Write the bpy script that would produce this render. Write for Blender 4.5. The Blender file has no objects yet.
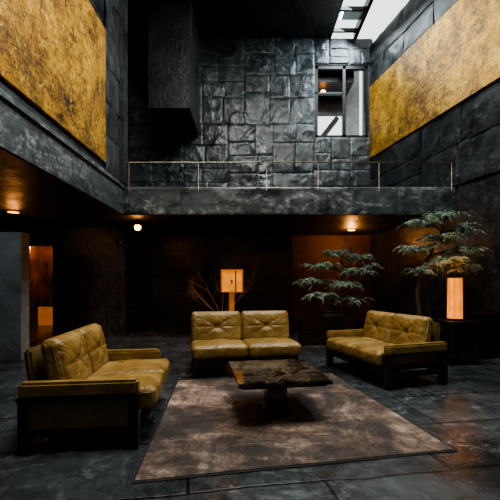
import bpy, bmesh, math, random
from mathutils import Vector, Matrix, noise
random.seed(7)
scene = bpy.context.scene
COL = scene.collection
try:
    scene.view_settings.view_transform='AgX'
    scene.view_settings.look='AgX - Medium High Contrast'
    scene.view_settings.exposure=0.22
except Exception as ex: print(ex)

# ---------------------------------------------------------------- helpers
def link(o, parent=None):
    COL.objects.link(o)
    if parent: o.parent = parent
    return o

def empty(name, loc=(0,0,0), rz=0):
    e = bpy.data.objects.new(name, None)
    e.empty_display_size = 0.1
    e.location = loc; e.rotation_euler = (0,0,math.radians(rz))
    return link(e)

def mesh_obj(name, bm, mat, parent=None, smooth=False, loc=(0,0,0), rot=(0,0,0)):
    me = bpy.data.meshes.new(name)
    bm.to_mesh(me); bm.free()
    if smooth:
        for p in me.polygons: p.use_smooth = True
    o = bpy.data.objects.new(name, me)
    if mat: me.materials.append(mat)
    o.location = loc; o.rotation_euler = rot
    return link(o, parent)

def box(name, x0,x1,y0,y1,z0,z1, mat, parent=None, bevel=0.0, rot=(0,0,0)):
    bm = bmesh.new()
    bmesh.ops.create_cube(bm, size=1.0)
    bmesh.ops.scale(bm, vec=(abs(x1-x0),abs(y1-y0),abs(z1-z0)), verts=bm.verts)
    if bevel>0:
        bmesh.ops.bevel(bm, geom=bm.edges[:], offset=bevel, segments=2, affect='EDGES')
    return mesh_obj(name,bm,mat,parent,False,((x0+x1)/2,(y0+y1)/2,(z0+z1)/2),rot)

def prism(name, pts, z0, z1, mat, parent=None):
    cx=sum(p[0] for p in pts)/len(pts); cy=sum(p[1] for p in pts)/len(pts); cz=(z0+z1)/2
    bm = bmesh.new()
    b=[bm.verts.new((p[0]-cx,p[1]-cy,z0-cz)) for p in pts]
    t=[bm.verts.new((p[0]-cx,p[1]-cy,z1-cz)) for p in pts]
    bm.faces.new(b); bm.faces.new(t)
    n=len(pts)
    for i in range(n):
        bm.faces.new((b[i],b[(i+1)%n],t[(i+1)%n],t[i]))
    bmesh.ops.recalc_face_normals(bm, faces=bm.faces)
    return mesh_obj(name,bm,mat,parent,False,(cx,cy,cz))

def cyl(name, r1, r2, z0, z1, mat, parent=None, x=0, y=0, seg=32, bevel=0):
    bm=bmesh.new()
    bmesh.ops.create_cone(bm, cap_ends=True, segments=seg, radius1=r1, radius2=r2, depth=z1-z0)
    o=mesh_obj(name,bm,mat,parent,True,(x,y,(z0+z1)/2))
    m=o.modifiers.new('es','EDGE_SPLIT'); m.split_angle=math.radians(40)
    return o

def tube(bm, pts, radii, seg=8):
    rings=[]
    for i,p in enumerate(pts):
        p=Vector(p)
        a=Vector(pts[max(i-1,0)]); b=Vector(pts[min(i+1,len(pts)-1)])
        d=(b-a).normalized()
        up=Vector((0,0,1)) if abs(d.z)<0.9 else Vector((1,0,0))
        u=d.cross(up).normalized(); v=d.cross(u).normalized()
        rings.append([bm.verts.new(p+radii[i]*(math.cos(2*math.pi*k/seg)*u+math.sin(2*math.pi*k/seg)*v)) for k in range(seg)])
    for i in range(len(rings)-1):
        for k in range(seg):
            bm.faces.new((rings[i][k],rings[i][(k+1)%seg],rings[i+1][(k+1)%seg],rings[i+1][k]))
    bm.faces.new(rings[0]); bm.faces.new(rings[-1])

# ---------------------------------------------------------------- materials
def newmat(name):
    m=bpy.data.materials.new(name); m.use_nodes=True
    nt=m.node_tree
    return m, nt, nt.nodes['Principled BSDF']

def N(nt,t,**kw):
    n=nt.nodes.new(t)
    for k,v in kw.items():
        if k in n.inputs.keys() : n.inputs[k].default_value=v
        else: setattr(n,k,v)
    return n

def ramp(nt, src, stops):
    r=nt.nodes.new('ShaderNodeValToRGB')
    e=r.color_ramp.elements
    while len(e)<len(stops): e.new(0.5)
    for i,(p,c) in enumerate(stops):
        e[i].position=p
        e[i].color=(c,c,c,1) if isinstance(c,(int,float)) else (*c,1)
    nt.links.new(src,r.inputs[0])
    return r

def mix(nt, fac, a, b, mode='MIX'):
    m=nt.nodes.new('ShaderNodeMix'); m.data_type='RGBA'; m.blend_type=mode
    for s,v in ((m.inputs[0],fac),(m.inputs[6],a),(m.inputs[7],b)):
        if isinstance(v,bpy.types.NodeSocket): nt.links.new(v,s)
        elif isinstance(v,(int,float)): s.default_value = v
        else: s.default_value=(*v,1)
    return m.outputs[2]

def noise_n(nt,vec,scale,detail=6,rough=0.6,dist=0.0):
    n=nt.nodes.new('ShaderNodeTexNoise')
    n.inputs['Scale'].default_value=scale; n.inputs['Detail'].default_value=detail
    n.inputs['Roughness'].default_value=rough; n.inputs['Distortion'].default_value=dist
    nt.links.new(vec,n.inputs['Vector'])
    return n

def slate(name, axis='x', dark=(0.018,0.021,0.023), light=(0.06,0.068,0.072), chalk=(0.16,0.17,0.17),
          bw=1.1, bh=0.75, rough=(0.35,0.65), joints=True, rot=0.0, chalk_amt=0.6, bump=0.35,
          joint_col=(0.006,0.006,0.007), mortar=0.012, island=False, streak=(1,1,1), lw=0.02, fine=0.3, metal=0.0, haze=0.25):
    m,nt,b=newmat(name); L=nt.links.new
    g=N(nt,'ShaderNodeNewGeometry')
    pos=g.outputs['Position']
    sep=N(nt,'ShaderNodeSeparateXYZ'); L(pos,sep.inputs[0])
    cmb=N(nt,'ShaderNodeCombineXYZ')
    if axis=='x': L(sep.outputs[0],cmb.inputs[0]); L(sep.outputs[2],cmb.inputs[1])
    elif axis=='y': L(sep.outputs[1],cmb.inputs[0]); L(sep.outputs[2],cmb.inputs[1])
    else: L(sep.outputs[0],cmb.inputs[0]); L(sep.outputs[1],cmb.inputs[1])
    mp=N(nt,'ShaderNodeMapping'); mp.inputs['Rotation'].default_value=(0,0,math.radians(rot)); L(cmb.outputs[0],mp.inputs[0])
    nw=noise_n(nt,pos,1.6,4)
    vm=N(nt,'ShaderNodeVectorMath',operation='MULTIPLY_ADD'); L(nw.outputs['Color'],vm.inputs[0]); vm.inputs[1].default_value=(0.08,0.08,0); L(mp.outputs[0],vm.inputs[2])
    br=N(nt,'ShaderNodeTexBrick'); L(vm.outputs[0],br.inputs['Vector'])
    br.inputs['Scale'].default_value=1.0
    br.inputs['Mortar Size'].default_value=mortar; br.inputs['Mortar Smooth'].default_value=0.3
    br.inputs['Brick Width'].default_value=bw; br.inputs['Row Height'].default_value=bh
    br.inputs['Color1'].default_value=(0.25,0.25,0.25,1); br.inputs['Color2'].default_value=(1,1,1,1); br.inputs['Mortar'].default_value=(0.5,0.5,0.5,1)
    br.offset=0.37; br.squash=1.3; br.squash_frequency=3
    ms=N(nt,'ShaderNodeMapping'); ms.inputs['Scale'].default_value=streak; L(pos,ms.inputs[0]); sp=ms.outputs[0]
    n1=noise_n(nt,sp,1.3,10,0.68)
    r1=ramp(nt,n1.outputs['Fac'],[(0.38,0.0),(0.64,1.0)])
    col=mix(nt,r1.outputs[0],dark,light)
    if joints: col=mix(nt,0.6,col,br.outputs['Color'],'MULTIPLY')
    if island:
        ri=ramp(nt,g.outputs['Random Per Island'],[(0.0,0.42),(1.0,1.0)])
        col=mix(nt,0.9,col,ri.outputs[0],'MULTIPLY')
    n2=noise_n(nt,sp,1.1,6,0.6,1.2)
    r2=ramp(nt,n2.outputs['Fac'],[(0.5-lw,0.0),(0.5,1.0),(0.5+lw,0.0)])
    n2b=noise_n(nt,sp,3.1,3,0.5,2.5)
    r2b=ramp(nt,n2b.outputs['Fac'],[(0.485,0.0),(0.5,0.8),(0.515,0.0)])
    n3=noise_n(nt,pos,7,8,0.75)
    r3=ramp(nt,n3.outputs['Fac'],[(0.42,0.0),(0.68,1.0)])
    n4=noise_n(nt,sp,0.7,4,0.6)
    r4=ramp(nt,n4.outputs['Fac'],[(0.42,0.2),(0.60,1.0)])
    mx=N(nt,'ShaderNodeMath',operation='MAXIMUM'); L(r2.outputs[0],mx.inputs[0]); L(r2b.outputs[0],mx.inputs[1])
    ml=N(nt,'ShaderNodeMath',operation='MULTIPLY'); L(mx.outputs[0],ml.inputs[0]); L(r3.outputs[0],ml.inputs[1])
    ad=N(nt,'ShaderNodeMath',operation='MULTIPLY_ADD'); L(r3.outputs[0],ad.inputs[0]); ad.inputs[1].default_value=haze; L(ml.outputs[0],ad.inputs[2])
    a2=N(nt,'ShaderNodeMath',operation='MULTIPLY'); L(ad.outputs[0],a2.inputs[0]); L(r4.outputs[0],a2.inputs[1])
    sc=N(nt,'ShaderNodeMath',operation='MULTIPLY'); L(a2.outputs[0],sc.inputs[0]); sc.inputs[1].default_value=chalk_amt; sc.use_clamp=True
    col=mix(nt,sc.outputs[0],col,chalk)
    if joints: col=mix(nt,br.outputs['Fac'],col,joint_col)
    L(col,b.inputs['Base Color']); b.inputs['Metallic'].default_value=metal
    rr=ramp(nt,n1.outputs['Fac'],[(0.35,rough[0]),(0.65,rough[1])]); L(rr.outputs[0],b.inputs['Roughness'])
    h=N(nt,'ShaderNodeMath',operation='MULTIPLY_ADD'); L(br.outputs['Fac'],h.inputs[0]); h.inputs[1].default_value=-0.6 if joints else 0.0
    hs=N(nt,'ShaderNodeMath',operation='MULTIPLY_ADD'); L(n3.outputs['Fac'],hs.inputs[0]); hs.inputs[1].default_value=fine; L(n4.outputs['Fac'],hs.inputs[2])
    h2=N(nt,'ShaderNodeMath',operation='MULTIPLY_ADD'); L(n2b.outputs['Fac'],h2.inputs[0]); h2.inputs[1].default_value=fine*1.1; L(hs.outputs[0],h2.inputs[2])
    L(h2.outputs[0],h.inputs[2])
    bp=N(nt,'ShaderNodeBump'); bp.inputs['Strength'].default_value=bump; bp.inputs['Distance'].default_value=0.12; L(h.outputs[0],bp.inputs['Height']); L(bp.outputs[0],b.inputs['Normal'])
    return m

def simple(name,col,rough=0.5,metal=0.0,emis=None,estr=0,noise_amt=0.3,scale=12,bump=0.05,spec=0.5):
    m,nt,b=newmat(name); L=nt.links.new
    tc=N(nt,'ShaderNodeTexCoord')
    n=noise_n(nt,tc.outputs['Object'],scale,6)
    lo=tuple(c*(1-noise_amt) for c in col); hi=tuple(min(1,c*(1+noise_amt)) for c in col)
    r=ramp(nt,n.outputs['Fac'],[(0.3,lo),(0.7,hi)]); L(r.outputs[0],b.inputs['Base Color'])
    b.inputs['Roughness'].default_value=rough; b.inputs['Metallic'].default_value=metal
    b.inputs['Specular IOR Level'].default_value=spec
    if bump:
        bp=N(nt,'ShaderNodeBump'); bp.inputs['Strength'].default_value=bump; L(n.outputs['Fac'],bp.inputs['Height']); L(bp.outputs[0],b.inputs['Normal'])
    if emis:
        r2=ramp(nt,n.outputs['Fac'],[(0.25,tuple(c*0.6 for c in emis)),(0.75,emis)])
        L(r2.outputs[0],b.inputs['Emission Color']); b.inputs['Emission Strength'].default_value=estr
    return m

def leather():
    m,nt,b=newmat('mustard_leather'); L=nt.links.new
    tc=N(nt,'ShaderNodeTexCoord'); o=tc.outputs['Object']
    n=noise_n(nt,o,4,8,0.62)
    r=ramp(nt,n.outputs['Fac'],[(0.3,(0.15,0.086,0.022)),(0.52,(0.26,0.165,0.048)),(0.75,(0.38,0.265,0.095))]); L(r.outputs[0],b.inputs['Base Color'])
    rr=ramp(nt,n.outputs['Fac'],[(0.3,0.25),(0.7,0.40)]); L(rr.outputs[0],b.inputs['Roughness'])
    v=N(nt,'ShaderNodeTexVoronoi'); v.inputs['Scale'].default_value=160; L(o,v.inputs['Vector'])
    n2=noise_n(nt,o,7,4,0.55,1.8)
    ad=N(nt,'ShaderNodeMath',operation='MULTIPLY_ADD'); L(v.outputs['Distance'],ad.inputs[0]); ad.inputs[1].default_value=0.05; L(n2.outputs['Fac'],ad.inputs[2])
    bp=N(nt,'ShaderNodeBump'); bp.inputs['Strength'].default_value=0.5; bp.inputs['Distance'].default_value=0.045; L(ad.outputs[0],bp.inputs['Height']); L(bp.outputs[0],b.inputs['Normal'])
    return m

def gold_mat():
    m,nt,b=newmat('gold_leaf'); L=nt.links.new
    g=N(nt,'ShaderNodeNewGeometry'); pos=g.outputs['Position']
    mp=N(nt,'ShaderNodeMapping'); mp.inputs['Scale'].default_value=(1.0,1.0,0.8); mp.inputs['Rotation'].default_value=(0.5,0,0); L(pos,mp.inputs[0])
    n=noise_n(nt,mp.outputs[0],1.3,15,0.86,0.3)
    r=ramp(nt,n.outputs['Fac'],[(0.38,(0.022,0.010,0.002)),(0.45,(0.19,0.085,0.007)),(0.52,(0.50,0.25,0.016)),(0.64,(0.90,0.55,0.07))])
    # long sweeping scratches in the leaf
    ms=N(nt,'ShaderNodeMapping'); ms.inputs['Scale'].default_value=(2.2,0.5,2.2); ms.inputs['Rotation'].default_value=(0.9,0,0); L(pos,ms.inputs[0])
    n2=noise_n(nt,ms.outputs[0],1.0,5,0.5,1.6)
    r2=ramp(nt,n2.outputs['Fac'],[(0.485,0.0),(0.5,0.95),(0.508,0.0)])
    n5=noise_n(nt,pos,1.9,4,0.5,3.0)
    r5=ramp(nt,n5.outputs['Fac'],[(0.490,0.0),(0.5,0.9),(0.510,0.0)])
    n3=noise_n(nt,pos,14,9,0.88)
    r3=ramp(nt,n3.outputs['Fac'],[(0.51,0.0),(0.57,1.0)])
    n4=noise_n(nt,pos,0.8,6,0.7,0.5)
    r4=ramp(nt,n4.outputs['Fac'],[(0.44,0.0),(0.56,1.0)])
    q=N(nt,'ShaderNodeMath',operation='MULTIPLY'); L(r3.outputs[0],q.inputs[0]); L(r4.outputs[0],q.inputs[1])
    c=mix(nt,r2.outputs[0],r.outputs[0],(0.03,0.015,0.004))
    c=mix(nt,r5.outputs[0],c,(0.95,0.68,0.18))
    c=mix(nt,q.outputs[0],c,(0.045,0.024,0.006))
    L(c,b.inputs['Base Color'])
    b.inputs['Metallic'].default_value=0.45
    rr=ramp(nt,n3.outputs['Fac'],[(0.3,0.25),(0.7,0.55)]); L(rr.outputs[0],b.inputs['Roughness'])
    bp=N(nt,'ShaderNodeBump'); bp.inputs['Strength'].default_value=0.55; bp.inputs['Distance'].default_value=0.07; L(n.outputs['Fac'],bp.inputs['Height']); L(bp.outputs[0],b.inputs['Normal'])
    return m

def rug_mat():
    m,nt,b=newmat('distressed_rug'); L=nt.links.new
    tc=N(nt,'ShaderNodeTexCoord'); o=tc.outputs['Object']
    n=noise_n(nt,o,2.0,13,0.82,0.5)
    r=ramp(nt,n.outputs['Fac'],[(0.40,(0.024,0.013,0.009)),(0.47,(0.082,0.049,0.034)),(0.54,(0.18,0.122,0.090)),(0.62,(0.46,0.36,0.28))])
    mp=N(nt,'ShaderNodeMapping'); mp.inputs['Scale'].default_value=(1.0,5,1); mp.inputs['Rotation'].default_value=(0,0,-0.15); L(o,mp.inputs[0])
    n2=noise_n(nt,mp.outputs[0],1.8,9,0.8)
    r2=ramp(nt,n2.outputs['Fac'],[(0.54,0.0),(0.62,0.6)])
    c=mix(nt,r2.outputs[0],r.outputs[0],(0.40,0.31,0.24))
    mp2=N(nt,'ShaderNodeMapping'); mp2.inputs['Scale'].default_value=(5,1,1); mp2.inputs['Rotation'].default_value=(0,0,-0.15); L(o,mp2.inputs[0])
    n4=noise_n(nt,mp2.outputs[0],1.6,9,0.8)
    r4=ramp(nt,n4.outputs['Fac'],[(0.51,0.0),(0.60,0.7)])
    c=mix(nt,r4.outputs[0],c,(0.05,0.029,0.02))
    n6=noise_n(nt,o,1.3,6,0.65,0.8)
    r6=ramp(nt,n6.outputs['Fac'],[(0.43,0.28),(0.55,1.0)])
    c=mix(nt,1.0,c,r6.outputs[0],'MULTIPLY')
    L(c,b.inputs['Base Color']); b.inputs['Roughness'].default_value=0.8
    b.inputs['Sheen Weight'].default_value=0.12
    n3=noise_n(nt,o,150,3)
    bp=N(nt,'ShaderNodeBump'); bp.inputs['Strength'].default_value=0.4; bp.inputs['Distance'].default_value=0.01; L(n3.outputs['Fac'],bp.inputs['Height']); L(bp.outputs[0],b.inputs['Normal'])
    return m

def marble():
    m,nt,b=newmat('black_marble'); L=nt.links.new
    tc=N(nt,'ShaderNodeTexCoord'); o=tc.outputs['Object']
    n=noise_n(nt,o,3,10,0.6,1.5)
    r=ramp(nt,n.outputs['Fac'],[(0.40,(0.012,0.010,0.008)),(0.485,(0.03,0.024,0.018)),(0.5,(0.22,0.15,0.09)),(0.515,(0.035,0.028,0.02)),(0.65,(0.07,0.055,0.04))])
    L(r.outputs[0],b.inputs['Base Color']); b.inputs['Roughness'].default_value=0.10
    return m

M_back  = slate('slate_cladding_back','x',dark=(0.013,0.018,0.020),light=(0.052,0.066,0.071),chalk=(0.32,0.37,0.38),joints=False,island=True,bump=0.5,chalk_amt=0.85,rough=(0.20,0.45),streak=(1.2,1.2,0.7),fine=0.14,metal=0.25,haze=0.15)
M_jback = slate('slate_backing','x',dark=(0.012,0.015,0.016),light=(0.022,0.026,0.028),joints=False)
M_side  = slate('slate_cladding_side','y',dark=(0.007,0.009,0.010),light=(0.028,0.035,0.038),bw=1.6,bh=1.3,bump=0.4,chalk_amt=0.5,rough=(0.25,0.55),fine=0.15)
M_fasc  = slate('scuffed_concrete','y',dark=(0.018,0.025,0.029),light=(0.060,0.075,0.083),chalk=(0.34,0.37,0.38),joints=False,chalk_amt=1.0,bump=0.3,streak=(1,0.5,1.8),lw=0.03,fine=0.12)
M_fascx = slate('scuffed_concrete_front','x',dark=(0.014,0.020,0.022),light=(0.050,0.063,0.069),chalk=(0.36,0.40,0.40),joints=False,chalk_amt=1.0,bump=0.45,rough=(0.2,0.5),streak=(0.7,1,1.6),lw=0.03,fine=0.12)
M_pill  = slate('pale_concrete','x',dark=(0.14,0.155,0.155),light=(0.28,0.30,0.30),chalk=(0.42,0.44,0.44),joints=False)
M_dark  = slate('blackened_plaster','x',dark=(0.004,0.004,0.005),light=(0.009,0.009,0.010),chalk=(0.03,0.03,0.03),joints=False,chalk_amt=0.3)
M_lowbk = slate('dark_slate_lower','x',dark=(0.014,0.014,0.014),light=(0.044,0.044,0.041),chalk=(0.15,0.15,0.135),bw=1.2,bh=0.8,chalk_amt=0.7,rough=(0.2,0.5),fine=0.15)
M_floor = slate('slate_floor','xy',dark=(0.015,0.019,0.022),light=(0.052,0.063,0.071),chalk=(0.27,0.30,0.31),bw=1.5,bh=0.8,rough=(0.16,0.42),rot=-9,chalk_amt=0.8,bump=0.28,joint_col=(0.003,0.003,0.003),fine=0.14,mortar=0.014)
M_rust  = slate('rusted_panel','x',dark=(0.020,0.009,0.005),light=(0.13,0.055,0.024),chalk=(0.2,0.11,0.06),joints=False,chalk_amt=0.4)
M_leather=leather(); M_gold=gold_mat(); M_rug=rug_mat(); M_marble=marble()
M_wood  = simple('ebonised_wood',(0.014,0.012,0.010),0.28,scale=20)
M_sidep = simple('olive_leather_panel',(0.13,0.088,0.032),0.38,scale=8)
M_steel = simple('black_steel',(0.015,0.015,0.016),0.4,0.6)
M_brass = simple('aged_brass',(0.34,0.28,0.20),0.35,0.8)
M_stone = simple('carved_stone',(0.04,0.038,0.036),0.7,scale=30,bump=0.3)
M_conc  = simple('weathered_concrete',(0.22,0.23,0.22),0.8,scale=4,bump=0.2)
M_bark  = simple('bark',(0.05,0.035,0.025),0.85,scale=30,bump=0.5)
M_leaf  = simple('pine_foliage',(0.24,0.32,0.24),0.5,scale=3,noise_amt=0.6,bump=0)
M_soil  = simple('soil',(0.02,0.014,0.01),0.95,scale=40,bump=0.5)
M_oak   = simple('amber_oak_lit',(0.30,0.12,0.03),0.5,scale=15,emis=(1.0,0.28,0.03),estr=0.3)  # faint emission puts a lamplit glow into the wood
M_paper = simple('lantern_paper',(0.5,0.22,0.06),0.8,emis=(1.0,0.27,0.012),estr=1.4,scale=6)
M_paper2= simple('shade_paper',(0.5,0.22,0.05),0.8,emis=(1.0,0.30,0.016),estr=0.75,scale=6)
M_bulb  = simple('warm_bulb',(1,0.6,0.3),0.5,emis=(1.0,0.36,0.06),estr=18,noise_amt=0)
M_glow  = simple('warm_diffuser',(1,0.6,0.3),0.5,emis=(1.0,0.32,0.04),estr=2.5,noise_amt=0)

# ---------------------------------------------------------------- room shell
YB=10.7
def XR(y): return 6.126-0.2286*y
ZC=8.85; ZS=2.86; ZP=3.46
box('floor',-8.3,7.2,-1.8,12.9,-0.2,0,M_floor)
ceil=empty('ceiling')
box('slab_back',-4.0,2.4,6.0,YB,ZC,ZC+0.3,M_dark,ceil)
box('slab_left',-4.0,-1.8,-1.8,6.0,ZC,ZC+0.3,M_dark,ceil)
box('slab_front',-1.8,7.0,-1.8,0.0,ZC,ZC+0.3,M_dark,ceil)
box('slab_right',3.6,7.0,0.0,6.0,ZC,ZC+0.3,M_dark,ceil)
wb=empty('wall_back')
box('lower_left',-8.0,-6.95,YB,YB+0.3,0,ZS,M_lowbk,wb)
box('lower_middle',-5.95,1.3,YB,YB+0.3,0,ZS,M_lowbk,wb)
box('lower_right',1.3,3.75,YB,YB+0.3,0,ZS,M_rust,wb)
box('lower_lintel',-6.95,-5.95,YB,YB+0.3,2.66,ZS,M_lowbk,wb)
WX0,WX1,WZ0,WZ1=1.99,3.60,5.86,8.06
box('upper_left',-4.0,WX0,YB,YB+0.3,ZS,ZC,M_jback,wb)
box('upper_below_window',WX0,3.75,YB,YB+0.3,ZS,WZ0,M_jback,wb)
box('upper_above_window',WX0,3.75,YB,YB+0.3,WZ1,ZC,M_jback,wb)
box('upper_jamb',WX1,3.75,YB,YB+0.3,WZ0,WZ1,M_jback,wb)
# irregular hand-beaten slate sheets hung on the walls
def clad(name,o,ud,nd,U,z0,z1,mat,parent,seed,mw=1.25,mh=1.0,amp=0.03,n=12,gp=0.002):
    rnd=random.Random(seed); bm=bmesh.new()
    o=Vector(o); ud=Vector(ud).normalized(); nd=Vector(nd).normalized()
    cells=[]
    def split(a0,a1,b0,b1):
        w=a1-a0; h=b1-b0
        if w<=mw and h<=mh and (w*h<mw*mh*0.55 or rnd.random()<0.35):
            cells.append((a0,a1,b0,b1)); return
        if w*mh>h*mw*rnd.uniform(0.75,1.3):
            c=a0+w*rnd.uniform(0.34,0.66)
            split(a0,c,b0,b1); split(c,a1,b0,b1)
        else:
            c=b0+h*rnd.uniform(0.34,0.66)
            split(a0,a1,b0,c); split(a0,a1,c,b1)
    split(0,U,z0,z1)
    for (a0,a1,b0,b1) in cells:
        w=a1-a0; h=b1-b0; u=a0; z=b0
        sd=rnd.uniform(0,100); ta=rnd.uniform(-1,1)*0.010; tb=rnd.uniform(-1,1)*0.010
        base=rnd.uniform(0.038,0.050); grid=[]
        for j in range(n+1):
            row=[]
            for i in range(n+1):
                a,b=i/n,j/n
                uu=u+gp+(w-2*gp)*a; zz=z+gp+(h-2*gp)*b
                q2=Vector((uu*1.7,zz*1.7,sd))
                d=amp*0.6*(1-2*abs(noise.noise(q2)))**3+amp*0.5*noise.noise(q2*2.2)+amp*0.12*noise.noise(q2*6)
                ex=min(a,1-a,b,1-b)
                if ex<0.001:
                    d-=0.012
                    uu+=0.008*noise.noise(Vector((zz*6,uu*6,sd))); zz+=0.008*noise.noise(Vector((uu*6,zz*6,sd+9)))
                d+=base+ta*(a-.5)*2+tb*(b-.5)*2
                row.append(bm.verts.new(o+ud*uu+Vector((0,0,zz-o.z))+nd*max(0.004,d)))
            grid.append(row)
        for j in range(n):
            for i in range(n):
                bm.faces.new((grid[j][i],grid[j][i+1],grid[j+1][i+1],grid[j+1][i]))
    bmesh.ops.recalc_face_normals(bm,faces=bm.faces)
    return mesh_obj(name,bm,mat,parent,True)
clad('slate_sheets_left',(-3.7,YB,0),(1,0,0),(0,-1,0),5.66,ZP,ZC,M_back,wb,3,n=18)
clad('slate_sheets_below',(1.96,YB,0),(1,0,0),(0,-1,0),1.74,ZP,5.83,M_back,wb,5,n=18)
clad('slate_sheets_above',(1.96,YB,0),(1,0,0),(0,-1,0),1.74,8.09,ZC,M_back,wb,6,mw=0.8,mh=0.6)
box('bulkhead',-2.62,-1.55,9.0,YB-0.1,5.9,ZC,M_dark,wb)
wr_=empty('wall_right')
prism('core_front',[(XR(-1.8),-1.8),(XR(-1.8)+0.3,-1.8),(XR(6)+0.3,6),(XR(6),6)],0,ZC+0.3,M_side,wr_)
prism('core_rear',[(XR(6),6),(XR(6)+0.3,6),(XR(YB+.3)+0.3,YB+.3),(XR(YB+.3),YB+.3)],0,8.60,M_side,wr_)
box('wall_left_lower',-8.3,-8.0,-1.8,YB+0.3,0,ZS,M_lowbk)
wl=empty('wall_left_upper')
box('cladding',-3.05,-2.75,-1.8,7.6,ZP,ZC,M_side,wl)
box('return',-4.0,-3.05,7.3,7.6,ZP,ZC,M_side,wl)
box('recess',-4.0,-3.7,7.6,YB,ZP,ZC,M_jback,wl)
box('corner_trim',-2.745,-2.62,7.25,7.5,3.5,ZC,M_side,wl)
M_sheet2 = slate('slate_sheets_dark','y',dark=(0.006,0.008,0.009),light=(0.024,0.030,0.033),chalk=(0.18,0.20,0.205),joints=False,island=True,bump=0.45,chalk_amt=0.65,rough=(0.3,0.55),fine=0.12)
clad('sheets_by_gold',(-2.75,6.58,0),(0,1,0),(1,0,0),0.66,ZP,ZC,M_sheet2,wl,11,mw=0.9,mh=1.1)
clad('sheets_recess',(-3.7,7.6,0),(0,1,0),(1,0,0),3.08,ZP,ZC,M_back,wl,12,mw=1.3,mh=1.4)
ur=Vector((-0.2286,1,0)).normalized(); nr=Vector((-1,-0.2286,0)).normalized()
UL=(YB-1.0)/ur.y
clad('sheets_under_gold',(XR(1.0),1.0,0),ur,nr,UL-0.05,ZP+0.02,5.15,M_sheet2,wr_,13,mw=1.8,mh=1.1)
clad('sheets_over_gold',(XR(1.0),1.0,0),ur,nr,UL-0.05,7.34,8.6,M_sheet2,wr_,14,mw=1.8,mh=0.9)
box('wall_front',-8.3,7.2,-2.1,-1.8,0,ZC+0.3,M_side)
mz=empty('mezzanine')
box('slab_left',-8.0,-2.70,-1.8,7.5,ZS+.02,ZP,M_fasc,mz)
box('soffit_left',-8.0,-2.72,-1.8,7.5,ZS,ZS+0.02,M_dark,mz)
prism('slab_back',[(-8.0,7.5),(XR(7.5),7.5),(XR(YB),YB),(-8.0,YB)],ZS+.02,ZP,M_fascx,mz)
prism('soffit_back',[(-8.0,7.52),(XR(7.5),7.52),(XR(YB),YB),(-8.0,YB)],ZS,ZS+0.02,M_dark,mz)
# fascia: one row of wide sheets
u=-2.66; rf=random.Random(21); k=0
while u<XR(7.5)-0.05:
    w_=rf.uniform(1.0,2.0)
    if XR(7.5)-u-w_<0.8: w_=XR(7.5)-u-0.01
    clad('fascia_sheet_%d'%k,(u,7.5,0),(1,0,0),(0,-1,0),w_,ZS,ZP-0.01,M_fascx,mz,30+k,mw=9,mh=9,amp=0.02,n=20) if False else None
    k+=1; u+=w_
def fascia():
    bm=bmesh.new(); rnd=random.Random(21); u=-2.66; U=XR(7.5)-0.02
    while u<U-1e-3:
        w=rnd.uniform(1.0,2.0)
        if U-u-w<0.8: w=U-u
        n=22; sd=rnd.uniform(0,99); g=[]
        for j in range(n+1):
            row=[]
            for i in range(n+1):
                a,b=i/n,j/n
                x=u+0.003+(w-0.006)*a; z=ZS+(ZP-0.01-ZS)*b
                q=Vector((x*1.6,z*1.6,sd))
                d=0.03+0.014*(1-2*abs(noise.noise(q)))**3+0.010*noise.noise(q*2.3)
                if min(a,1-a,b,1-b)<1e-3: d-=0.012
                row.append(bm.verts.new((x,7.5-d,z)))
            g.append(row)
        for j in range(n):
            for i in range(n): bm.faces.new((g[j][i],g[j][i+1],g[j+1][i+1],g[j+1][i]))
        u+=w
    bmesh.ops.recalc_face_normals(bm,faces=bm.faces)
    mesh_obj('fascia_sheets',bm,M_fascx,mz,True)
fascia()
box('edge_lip',-2.70,-2.66,-1.8,7.44,ZP-0.05,ZP+0.02,M_fasc,mz)
box('wall_partition',-4.85,-3.25,9.1,9.3,0,ZS,M_lowbk)
box('pillar',-5.4,-4.16,6.36,6.6,0,2.33,M_pill)
al=empty('wall_alcove')
box('alcove_back',-7.6,-5.3,12.6,12.8,0,ZS,M_rust,al)
box('alcove_left',-7.6,-7.4,YB+.3,12.6,0,ZS,M_rust,al)
box('alcove_right',-5.5,-5.3,YB+.3,12.6,0,ZS,M_rust,al)
box('alcove_ceiling',-7.6,-5.3,YB+.3,12.8,ZS,ZS+0.2,M_dark,al)
df=empty('door_1')
box('jamb_left',-6.99,-6.90,YB-0.05,YB+0.3,0,2.55,M_wood,df)
box('jamb_right',-6.0,-5.91,YB-0.05,YB+0.3,0,2.55,M_wood,df)
box('head',-6.99,-5.91,YB-0.05,YB+0.3,2.55,2.66,M_wood,df)

box('gold_leaf_panel',-2.745,-2.70,1.5,6.55,3.66,6.13,M_gold)
def rp(y,off):
    n=Vector((-1,-0.2286)).normalized()
    return (XR(y)+n.x*off, y+n.y*off)
prism('gold_leaf_panel',[rp(2.5,0.005),rp(2.5,0.09),rp(YB-0.10,0.09),rp(YB-0.10,0.005)],5.17,7.32,M_gold)

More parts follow.
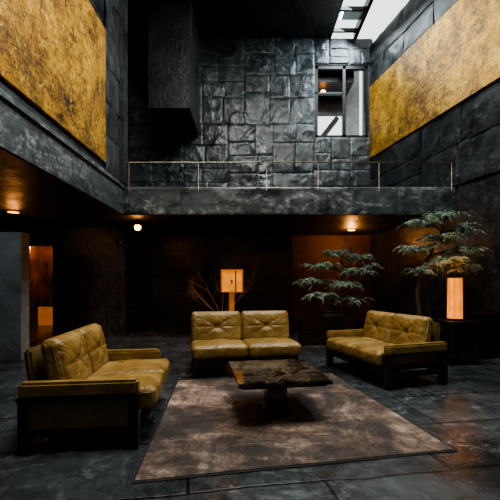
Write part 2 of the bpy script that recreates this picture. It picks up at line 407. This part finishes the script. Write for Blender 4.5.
# ---------------------------------------------------------------- window & skylights
w=empty('window_1')
fy0,fy1=YB+0.02,YB+0.14
for nm,a in {'frame_left':(WX0,WX0+.09,WZ0,WZ1),'frame_right':(WX1-.07,WX1,WZ0,WZ1),'sill':(WX0,WX1,WZ0,WZ0+.07),
          'head':(WX0,WX1,WZ1-.1,WZ1),'mullion':(2.84,2.93,WZ0,WZ1),'transom':(WX0,2.86,7.2,7.25)}.items():
    box(nm,a[0],a[1],fy0,fy1,a[2],a[3],M_steel,w)
box('stair_beam_outside',1.6,3.4,12.2,12.5,6.4,6.55,M_stone,None,rot=(0,math.radians(-52),0))
box('concrete_fin_outside',3.30,3.75,12.0,12.5,3.5,9.5,M_conc)
box('concrete_fin_outside',4.0,4.5,12.0,12.5,3.5,9.5,M_conc)
so=empty('soffit_outside'); box('slab',1.5,3.28,11.05,12.4,7.75,8.4,M_dark,so); box('edge_beam',1.5,3.28,12.1,12.4,7.3,7.75,M_dark,so)
pl=empty('pendant_lamp',(2.38,11.4,0))
cyl('cord',0.01,0.01,7.66,7.75,M_steel,pl,seg=8)
bm=bmesh.new(); bmesh.ops.create_uvsphere(bm,u_segments=16,v_segments=12,radius=0.085); mesh_obj('globe',bm,M_bulb,pl,True,(0,0,7.60))

sk=empty('window_2')
for i in range(6):
    y=6.3+i*0.82
    box('bar_%d'%i,2.4,3.22,y,y+0.07,ZC+0.03,ZC+0.13,M_steel,sk)
box('spine',3.16,3.26,6.0,YB,ZC,ZC+0.25,M_steel,sk)
box('edge',2.4,2.47,6.0,YB,ZC,ZC+0.2,M_steel,sk)
mg,ntg,bg=newmat('frosted_glass'); bg.inputs['Base Color'].default_value=(0.30,0.38,0.36,1); bg.inputs['Roughness'].default_value=0.4; bg.inputs['Transmission Weight'].default_value=0.5
for i in range(5):
    y=6.3+i*0.82
    box('frosted_glazing_%d'%i,2.47,3.16,y+0.09,y+0.52,ZC+0.14,ZC+0.16,mg,sk)
sk2=empty('added_roof_opening')  # bars of an unseen roof opening, added to let daylight in
for i in range(5):
    x=-1.8+i*1.35
    box('bar_%d'%i,x-0.03,x+0.03,0,6.0,ZC+0.1,ZC+0.2,M_steel,sk2)

# ---------------------------------------------------------------- balcony railing
rl=empty('balcony_railing')
bm=bmesh.new()
zr=3.97
tube(bm,[(-2.60,7.46,zr),(XR(7.46)-0.03,7.46,zr)],[0.012]*2,8)
for x in (-2.58,-1.1,0.35,1.45,2.75,4.3):
    tube(bm,[(x,7.46,ZP-0.1),(x,7.46,zr)],[0.008]*2,6)
mesh_obj('rails',bm,M_brass,rl,True)

# ---------------------------------------------------------------- sofas
def cushion(name,w,d,t,r,mat,parent,loc,rot=(0,0,0),bulge=0.03,mode='seat'):
    n=44
    bm=bmesh.new()
    bmesh.ops.create_cube(bm,size=2.0)
    bmesh.ops.subdivide_edges(bm,edges=bm.edges[:],cuts=n,use_grid_fill=True)
    hx,hy,hz=w/2,d/2,t/2
    sd=random.uniform(0,50)
    for v in bm.verts:
        p=Vector((v.co.x*hx,v.co.y*hy,v.co.z*hz))
        q=Vector((max(-hx+r,min(hx-r,p.x)),max(-hy+r,min(hy-r,p.y)),max(-hz+r,min(hz-r,p.z))))
        dd=p-q
        if dd.length>1e-6: p=q+dd.normalized()*r
        u=v.co.x; s=v.co.y
        k=max(0,(1-u*u))**0.6*max(0,(1-s*s))**0.6
        top = v.co.z
        disp=bulge*k
        px,py=p.x,p.y
        if mode=='back':
            dist=math.hypot(px,py)
            crease=0
            for sx,sy in ((1,1),(-1,1),(1,-1),(-1,-1)):
                L=math.hypot(hx,hy); ux,uy=sx*hx/L,sy*hy/L
                al=px*ux+py*uy; pe=abs(px*uy-py*ux)
                if al>0: crease=max(crease,math.exp(-(pe/0.020)**2)*max(0,1-1.5*al/L))
            disp-=0.035*math.exp(-(dist/0.06)**2)+0.014*crease
            disp-=0.008*math.exp(-(py/0.016)**2)*(1-abs(u)**4)
        disp+=0.010*noise.noise(Vector((px*7,py*7,sd)))
        e=max(abs(u),abs(s))
        if e>0.8: disp+=0.006*noise.noise(Vector((px*28,py*28,sd)))*(e-0.8)*5
        if top>0.2: p.z+=disp*min(1,(top-0.2)/0.8)
        if abs(v.co.z)<0.98: 
            p.y+= (0.012*math.copysign(1,s) if abs(s)>0.98 else 0)*(1-v.co.z**2)
        v.co=p
    return mesh_obj(name,bm,mat,parent,True,loc,rot)

def piping(name,w,d,z,r,parent,loc,rot=(0,0,0)):
    bm=bmesh.new()
    pts=[]
    hx,hy=w/2-0.004,d/2-0.004
    for cx,cy,a0 in ((hx-r,hy-r,0),(-hx+r,hy-r,90),(-hx+r,-hy+r,180),(hx-r,-hy+r,270)):
        for k in range(5):
            a=math.radians(a0+k*22.5); pts.append((cx+r*math.cos(a),cy+r*math.sin(a),z))
    pts.append(pts[0])
    tube(bm,pts,[0.007]*len(pts),6)
    return mesh_obj(name,bm,M_leather,parent,True,loc,rot)

def sofa(loc,rz,W,D,arms=True,panel=False,prot=0.12):
    s=empty('leather_sofa',(loc[0],loc[1],0),rz)
    at=0.11 if arms else 0.0
    ah=0.585
    fy=-D/2; by=D/2
    iw=W-2*at
    box('base_rail_front',-iw/2,iw/2,fy+0.04,fy+0.10,0.17,0.26,M_wood,s,0.006)
    box('base_rail_rear',-iw/2,iw/2,by-0.12,by-0.06,0.17,0.26,M_wood,s,0.006)
    box('deck',-iw/2+0.01,iw/2-0.01,fy+0.06,by-0.08,0.22,0.28,M_wood,s,0.006)
    if not arms:
        for i,(x,y) in enumerate(((-iw/2+.02,fy+.03),(iw/2-.1,fy+.03),(-iw/2+.02,by-.14),(iw/2-.1,by-.14))):
            box('leg_%d'%i,x,x+0.08,y,y+0.08,0,0.2,M_wood,s,0.005)
    cw=iw/2-0.004
    sd=D-0.22+prot
    for i,sx in enumerate((-1,1)):
        cx=sx*(cw/2+0.002)
        cy=fy-prot+sd/2
        cushion('seat_cushion_%d'%i,cw,sd,0.19,0.05,M_leather,s,(cx,cy,0.375),(math.radians(-1.5),0,0),0.028,'seat')
        piping('seat_piping_%d'%i,cw,sd,0.055,0.05,s,(cx,cy,0.375),(math.radians(-1.5),0,0))
        bh=0.50
        ti=math.radians(78)
        cushion('back_cushion_%d'%i,cw-0.005,bh,0.17,0.06,M_leather,s,(cx,by-0.235,0.665),(ti,0,0),0.04,'back')
        piping('back_piping_%d'%i,cw-0.005,bh,0.03,0.06,s,(cx,by-0.235,0.665),(ti,0,0))
        bm=bmesh.new(); bmesh.ops.create_uvsphere(bm,u_segments=12,v_segments=8,radius=0.016)
        n=Vector((0,-math.sin(ti),math.cos(ti)))
        c=Vector((cx,by-0.235,0.665))+n*0.076
        mesh_obj('button_%d'%i,bm,M_leather,s,True,c)
    box('back_shell',-iw/2,iw/2,by-0.09,by-0.03,0.22,0.84,M_sidep,s,0.02,(math.radians(-8),0,0))
    if arms:
        for i,sx in enumerate((-1,1)):
            x0=sx*(W/2-at); x1=sx*W/2
            xa,xb=min(x0,x1),max(x0,x1)
            box('arm_pad_%d'%i,xa,xb,fy+0.0,by,ah-0.13,ah,M_leather,s,0.022)
            box('arm_cap_%d'%i,xa-0.003,xb+0.003,fy-0.012,by+0.01,ah-0.155,ah-0.12,M_wood,s,0.005)
            box('leg_front_%d'%i,xa+0.005,xb-0.005,fy,fy+0.085,0,ah-0.15,M_wood,s,0.006)
            box('leg_rear_%d'%i,xa+0.005,xb-0.005,by-0.085,by,0,ah-0.15,M_wood,s,0.006)
            box('side_rail_%d'%i,xa+0.015,xb-0.015,fy+0.08,by-0.08,0.15,0.21,M_wood,s,0.005)
            if panel:
                box('side_panel_%d'%i,xa+0.006,xb-0.006,fy+0.08,by-0.08,0.20,ah-0.15,M_sidep,s,0.005)
    return s
sofa((-1.50,3.60),97,1.45,0.95,True,True)
sofa((-0.12,5.72),10,1.66,0.86,False)
sofa((2.02,5.42),-72,1.57,1.0,True,False,0.06)

# ---------------------------------------------------------------- rug
rc=(0.27,3.95)
def rugmesh(name,pts,z0,z1,mat,parent):
    n=30; bm=bmesh.new(); g=[]
    for j in range(n+1):
        row=[]
        for i in range(n+1):
            u,v=i/n,j/n
            a=Vector(pts[0]).lerp(Vector(pts[1]),u); b_=Vector(pts[3]).lerp(Vector(pts[2]),u)
            p=a.lerp(b_,v)
            row.append(bm.verts.new((p.x-rc[0],p.y-rc[1],z1+0.001*noise.noise(Vector((p.x*3,p.y*3,0))))))
        g.append(row)
    for j in range(n):
        for i in range(n): bm.faces.new((g[j][i],g[j][i+1],g[j+1][i+1],g[j+1][i]))
    bd=[e for e in bm.edges if e.is_boundary]
    r=bmesh.ops.extrude_edge_only(bm,edges=bd)
    for v in [x for x in r['geom'] if isinstance(x,bmesh.types.BMVert)]: v.co.z=z0
    return mesh_obj(name,bm,mat,parent,False,(rc[0],rc[1],0))
RP=[(-0.81,2.46),(1.70,2.93),(1.25,5.38),(-1.02,5.0)]
rug=empty('area_rug')
rugmesh('pile',RP,0.001,0.012,M_rug,rug)
c=Vector((sum(p[0] for p in RP)/4,sum(p[1] for p in RP)/4))
RP2=[tuple(Vector(p)+(Vector(p)-c).normalized()*0.035) for p in RP]
rugmesh('binding',RP2,0.0005,0.007,simple('rug_binding',(0.012,0.010,0.009),0.9),rug)

# ---------------------------------------------------------------- coffee table
t=empty('coffee_table',(0.28,3.90,0.0135),9)
box('top',-0.475,0.475,-0.50,0.50,0.375,0.42,M_marble,t,0.006)
box('apron',-0.43,0.43,-0.44,0.44,0.345,0.375,M_wood,t,0.004)
box('pedestal',-0.11,0.11,-0.11,0.11,0.03,0.345,M_marble,t,0.008)
box('foot',-0.15,0.15,-0.15,0.15,0,0.03,M_wood,t,0.006)

# ---------------------------------------------------------------- floor lamp behind the sofa
fl=empty('floor_lamp',(-0.36,6.9,0),6)
cyl('foot',0.17,0.16,0,0.03,M_wood,fl)
box('post',-0.05,0.05,-0.05,0.05,0.03,1.22,M_oak,fl,0.006)
box('shade_core',-0.19,0.19,-0.13,0.13,1.235,1.645,M_paper2,fl,0.004)
for i,(x,y) in enumerate(((-1,-1),(1,-1),(-1,1),(1,1))):
    box('frame_post_%d'%i,x*0.2-0.012,x*0.2+0.012,y*0.14-0.012,y*0.14+0.012,1.22,1.66,M_oak,fl)
for nm,z in (('bottom',1.22),('top',1.645)):
    box('frame_'+nm,-0.212,0.212,-0.152,0.152,z,z+0.018,M_oak,fl)
box('mid_stile',0.06,0.08,-0.145,-0.125,1.235,1.645,M_wood,fl)
box('knob',-0.02,0.01,-0.155,-0.13,1.40,1.46,M_wood,fl)

# ---------------------------------------------------------------- lantern on side table
st=empty('side_table',(3.60,6.15,0),5)
box('top',-0.27,0.27,-0.27,0.27,0.70,0.745,M_wood,st,0.006)
box('drawer',-0.24,0.24,-0.24,0.24,0.56,0.70,M_wood,st,0.006)
box('shelf',-0.24,0.24,-0.24,0.24,0.16,0.19,M_wood,st,0.004)
for i,(x,y) in enumerate(((-1,-1),(1,-1),(-1,1),(1,1))):
    box('leg_%d'%i,x*0.235-0.025,x*0.235+0.025,y*0.235-0.025,y*0.235+0.025,0,0.70,M_wood,st,0.004)
ln=empty('paper_lantern',(3.60,6.15,0.747))
cyl('base',0.12,0.12,0,0.035,M_wood,ln)
cyl('shade',0.120,0.108,0.035,0.74,M_paper,ln)
cyl('cap',0.115,0.115,0.74,0.755,M_wood,ln)
for k in range(8):
    a=k*math.pi/4+0.2
    box('rib_%d'%k,0.118*math.cos(a)-0.003,0.118*math.cos(a)+0.003,0.118*math.sin(a)-0.003,0.118*math.sin(a)+0.003,0.03,0.745,M_oak,ln)

# ---------------------------------------------------------------- trees
def frond(bm,base,az,length,droop,rise,leafl,seedv):
    rnd=random.Random(seedv)
    d=Vector((math.cos(az),math.sin(az),0)); s=Vector((-math.sin(az),math.cos(az),0))
    n=max(8,int(length/0.020))
    prev=None
    for i in range(n+1):
        f=i/n
        p=base+d*length*f+Vector((0,0,rise*math.sin(f*math.pi*0.6)*length-droop*f**2.2*length))
        w=0.003*(1-f*0.7)
        a=bm.verts.new(p+s*w); b_=bm.verts.new(p-s*w)
        if prev: bm.faces.new((prev[0],a,b_,prev[1]))
        prev=(a,b_)
        if f<0.1: continue
        for sd in (-1,1):
            ll=leafl*(0.55+0.6*math.sin(math.pi*min(1,f*0.95+0.05)))*rnd.uniform(0.75,1.2)
            dirv=(d*rnd.uniform(0.45,0.9)+s*sd*rnd.uniform(0.7,1)+Vector((0,0,rnd.uniform(-0.45,0.35)))).normalized()
            wv=dirv.cross(Vector((0,0,1))).normalized()*ll*0.17
            wv.z+=rnd.uniform(-0.5,0.5)*ll*0.17
            m_=p+dirv*ll*0.5
            t_=p+dirv*ll+Vector((0,0,-ll*0.25))
            bm.faces.new((bm.verts.new(p),bm.verts.new(m_+wv),bm.verts.new(t_),bm.verts.new(m_-wv)))

def tree(name,loc,trunk,tr,pads,potfn,seedv,dens=36):
    e=empty(name,loc)
    rnd=random.Random(seedv)
    bm=bmesh.new()
    P=[Vector(p) for p in trunk]; pts=[]; rad=[]
    for i in range(len(P)-1):
        p0=P[max(i-1,0)];p1=P[i];p2=P[i+1];p3=P[min(i+2,len(P)-1)]
        for k in range(6):
            q=k/6
            pts.append(0.5*((2*p1)+(-p0+p2)*q+(2*p0-5*p1+4*p2-p3)*q*q+(-p0+3*p1-3*p2+p3)*q**3))
    pts.append(P[-1])
    rad=[tr*(1-0.7*i/(len(pts)-1)) for i in range(len(pts))]
    tube(bm,pts,rad,10)
    lf=bmesh.new()
    for (px,py,pz,R) in pads:
        c=Vector((px,py,pz))
        cand=[p for p in pts if p.z<=pz-0.02] or pts[:1]
        a=min(cand,key=lambda p:(p-c).length)
        mid=a.lerp(c,0.5)+Vector((0,0,0.03))
        tube(bm,[a,mid,c-Vector((0,0,0.02))],[tr*0.38,tr*0.28,tr*0.16],6)
        nf=int(dens+R*30)
        for k in range(nf):
            az=2*math.pi*k/nf+rnd.uniform(-0.3,0.3)
            off=Vector((rnd.uniform(-1,1)*R*0.4,rnd.uniform(-1,1)*R*0.4,rnd.uniform(-0.05,0.06)))
            frond(lf,c+off,az,R*rnd.uniform(0.45,0.85),rnd.uniform(0.3,0.6),rnd.uniform(0.15,0.4),0.055,rnd.random())
            if k%3==0:
                b2=c+Vector((math.cos(az),math.sin(az),0))*R*0.3
                tube(bm,[c-Vector((0,0,0.02)),b2+Vector((0,0,0.02))],[tr*0.14,tr*0.06],4)
    mesh_obj('trunk',bm,M_bark,e,True)
    mesh_obj('foliage',lf,M_leaf,e,False)
    potfn(e)
    return e

def lowpot(e):
    box('pot',-0.25,0.25,-0.16,0.16,0.03,0.17,M_stone,e,0.012)
    box('pot_rim',-0.27,0.27,-0.18,0.18,0.15,0.175,M_stone,e,0.006)
    for x in (-0.2,0.2): box('pot_foot',x-0.03,x+0.03,-0.12,0.12,0,0.03,M_stone,e)
    box('soil',-0.24,0.24,-0.15,0.15,0.165,0.182,M_soil,e)
def tallpot(e):
    cyl('pot',0.17,0.23,0,0.5,M_stone,e)
    cyl('pot_rim',0.245,0.245,0.47,0.51,M_stone,e)
    cyl('soil',0.22,0.22,0.49,0.52,M_soil,e)

tree('bonsai_tree',(1.85,8.0,0.60),[(0,0,0.15),(0.08,0,0.35),(0.02,0.02,0.6),(0.16,0,0.85),(0.26,0,1.15),(0.2,0,1.42)],0.045,
     [(0.12,0,1.46,0.45),(0.60,0.02,1.36,0.46),(0.85,0.0,1.18,0.3),(-0.20,0,1.18,0.44),(0.50,-0.1,1.04,0.44),(-0.42,0.02,0.82,0.40),(0.25,-0.15,0.76,0.48),(-0.25,-0.1,0.50,0.48),(0.40,0.0,0.42,0.48)],lowpot,3)
tree('pine_tree',(3.22,6.7,0),[(0,0,0.45),(0.02,0,0.8),(-0.02,0.0,1.2),(0.05,0,1.6),(0.25,0,2.0),(0.45,0,2.4),(0.5,0,2.62)],0.045,
     [(0.52,0,2.66,0.46),(0.10,-0.05,2.52,0.40),(0.78,-0.05,2.40,0.40),(0.38,-0.1,2.22,0.50),(0.0,0,2.02,0.38),(0.76,-0.15,2.0,0.44),(0.4,-0.2,1.78,0.46),(0.74,-0.1,1.66,0.38),(0.10,-0.05,1.62,0.36)],tallpot,9)

bn=empty('console_bench',(1.85,8.0,0))
box('top',-0.75,0.75,-0.25,0.25,0.55,0.60,M_wood,bn,0.006)
box('shelf',-0.7,0.7,-0.22,0.22,0.2,0.23,M_wood,bn,0.004)
for i,(x,y) in enumerate(((-1,-1),(1,-1),(-1,1),(1,1))):
    box('leg_%d'%i,x*0.68-0.03,x*0.68+0.03,y*0.2-0.03,y*0.2+0.03,0,0.55,M_wood,bn,0.004)

br=empty('dried_branch_vase',(-0.75,9.4,0))
cyl('vase',0.13,0.17,0,0.55,M_stone,br)
bm=bmesh.new(); rnd=random.Random(4)
def branch(bm,p,d,l,r,dep):
    q=p+d*l; mid=p.lerp(q,0.5)+Vector((rnd.uniform(-.04,.04),rnd.uniform(-.04,.04),rnd.uniform(-.04,.04)))
    tube(bm,[p,mid,q],[r,r*0.8,r*0.55],5)
    if dep==0: return
    for k in range(3):
        s=p.lerp(q,rnd.uniform(0.35,1))
        nd=(d+Vector((rnd.uniform(-.8,.8),rnd.uniform(-.3,.3),rnd.uniform(-.5,.5)))).normalized()
        branch(bm,s,nd,l*rnd.uniform(0.5,0.75),r*0.5,dep-1)
for dx in (-0.9,-0.45,0.1,0.5,0.8):
    branch(bm,Vector((0,0,0.45)),Vector((dx,-0.1,0.9)).normalized(),0.95,0.016,3)
mesh_obj('branches',bm,simple('pale_twig',(0.40,0.36,0.31),0.8),br,True)

rcn=empty('reception_counter',(-6.45,11.8,0))
box('body',-0.55,0.55,-0.25,0.25,0,0.62,M_oak,rcn,0.01)
box('top',-0.6,0.6,-0.3,0.3,0.62,0.68,M_wood,rcn,0.01)
cb=empty('low_cabinet',(4.22,7.0,0),13)
box('body',-0.2,0.2,-0.6,0.6,0.05,0.8,M_wood,cb,0.01)
box('top',-0.22,0.22,-0.62,0.62,0.8,0.84,M_wood,cb,0.006)
box('plinth',-0.17,0.17,-0.57,0.57,0,0.05,M_wood,cb)

# ---------------------------------------------------------------- lamps
def lamp(name,kind,loc,energy,color,size=0.1,rot=(0,0,0),**kw):
    l=bpy.data.lights.new(name,kind); l.energy=energy; l.color=color
    if kind=='AREA':
        l.shape='RECTANGLE'; l.size=size; l.size_y=kw.get('sy',size)
    else: l.shadow_soft_size=size
    if kind=='SPOT': l.spot_size=math.radians(kw.get('angle',90)); l.spot_blend=0.8
    o=bpy.data.objects.new(name,l); o.location=loc; o.rotation_euler=rot
    return link(o,kw.get('parent'))
WARM=(1.0,0.40,0.11); COOL=(0.84,0.94,1.0)
lamp('overhead_fill_light','AREA',(0.6,3.6,ZC-0.02),600,(1.0,0.95,0.86),3.0,sy=3.4)  # added area light out of view, carries the main overhead fill
lamp('strip_skylight_light','AREA',(2.9,8.8,ZC-0.02),290,COOL,1.0,sy=3.2,rot=(0,math.radians(30),0))
for i,(x,y,e) in enumerate(((-2.6,8.1,60),(-4.8,7.1,14),(2.75,9.5,75),(-6.4,11.8,200))):
    d=empty('ceiling_downlight',(x,y,ZS))
    if i==0:
        cyl('can',0.06,0.06,-0.14,0.0,M_steel,d); cyl('lens',0.05,0.05,-0.15,-0.14,M_bulb,d)
        bm=bmesh.new(); bmesh.ops.create_uvsphere(bm,u_segments=16,v_segments=10,radius=0.075); mesh_obj('bulb',bm,M_bulb,d,True,(0,0,-0.17))
        lamp('light','SPOT',(0,0,-0.28),e,WARM,0.05,parent=d,angle=150)
        lamp('glow','POINT',(0,-0.12,-0.28),7,WARM,0.05,parent=d)
    else:
        cyl('trim_ring',0.12,0.12,-0.02,0.0,M_steel,d); cyl('lens',0.1,0.1,-0.03,-0.02,M_glow,d)
        lamp('light','POINT',(0,0,-0.22),e*0.5,WARM,0.06,parent=d)
lamp('pillar_fill_light','SPOT',(-4.2,3.6,2.75),45,COOL,0.1,rot=(math.radians(68),0,math.radians(8)),angle=55)  # added unseen spot, brightens the pillar
lamp('lantern_light','POINT',(3.60,6.15,1.62),6,(1.0,0.36,0.09),0.06)
lamp('floor_lamp_light','POINT',(-0.36,6.9,1.85),9,(1.0,0.40,0.10),0.10)

# ---------------------------------------------------------------- world
wd=bpy.data.worlds.new('overcast'); scene.world=wd; wd.use_nodes=True
nt=wd.node_tree; bgn=nt.nodes['Background']
tc=N(nt,'ShaderNodeTexCoord'); nz=N(nt,'ShaderNodeTexNoise'); nz.inputs['Scale'].default_value=3; nt.links.new(tc.outputs['Generated'],nz.inputs['Vector'])
r=ramp(nt,nz.outputs['Fac'],[(0.3,(0.75,0.82,0.85)),(0.7,(0.95,0.98,1.0))]); nt.links.new(r.outputs[0],bgn.inputs['Color'])
bgn.inputs['Strength'].default_value=1.7

# ---------------------------------------------------------------- camera
cam=bpy.data.cameras.new('camera'); co=bpy.data.objects.new('camera',cam); link(co)
co.location=(0,0,1.4); co.rotation_euler=(math.radians(90),0,0)
cam.sensor_width=36; cam.lens=25.2; cam.shift_y=0.066; cam.clip_end=200
scene.camera=co
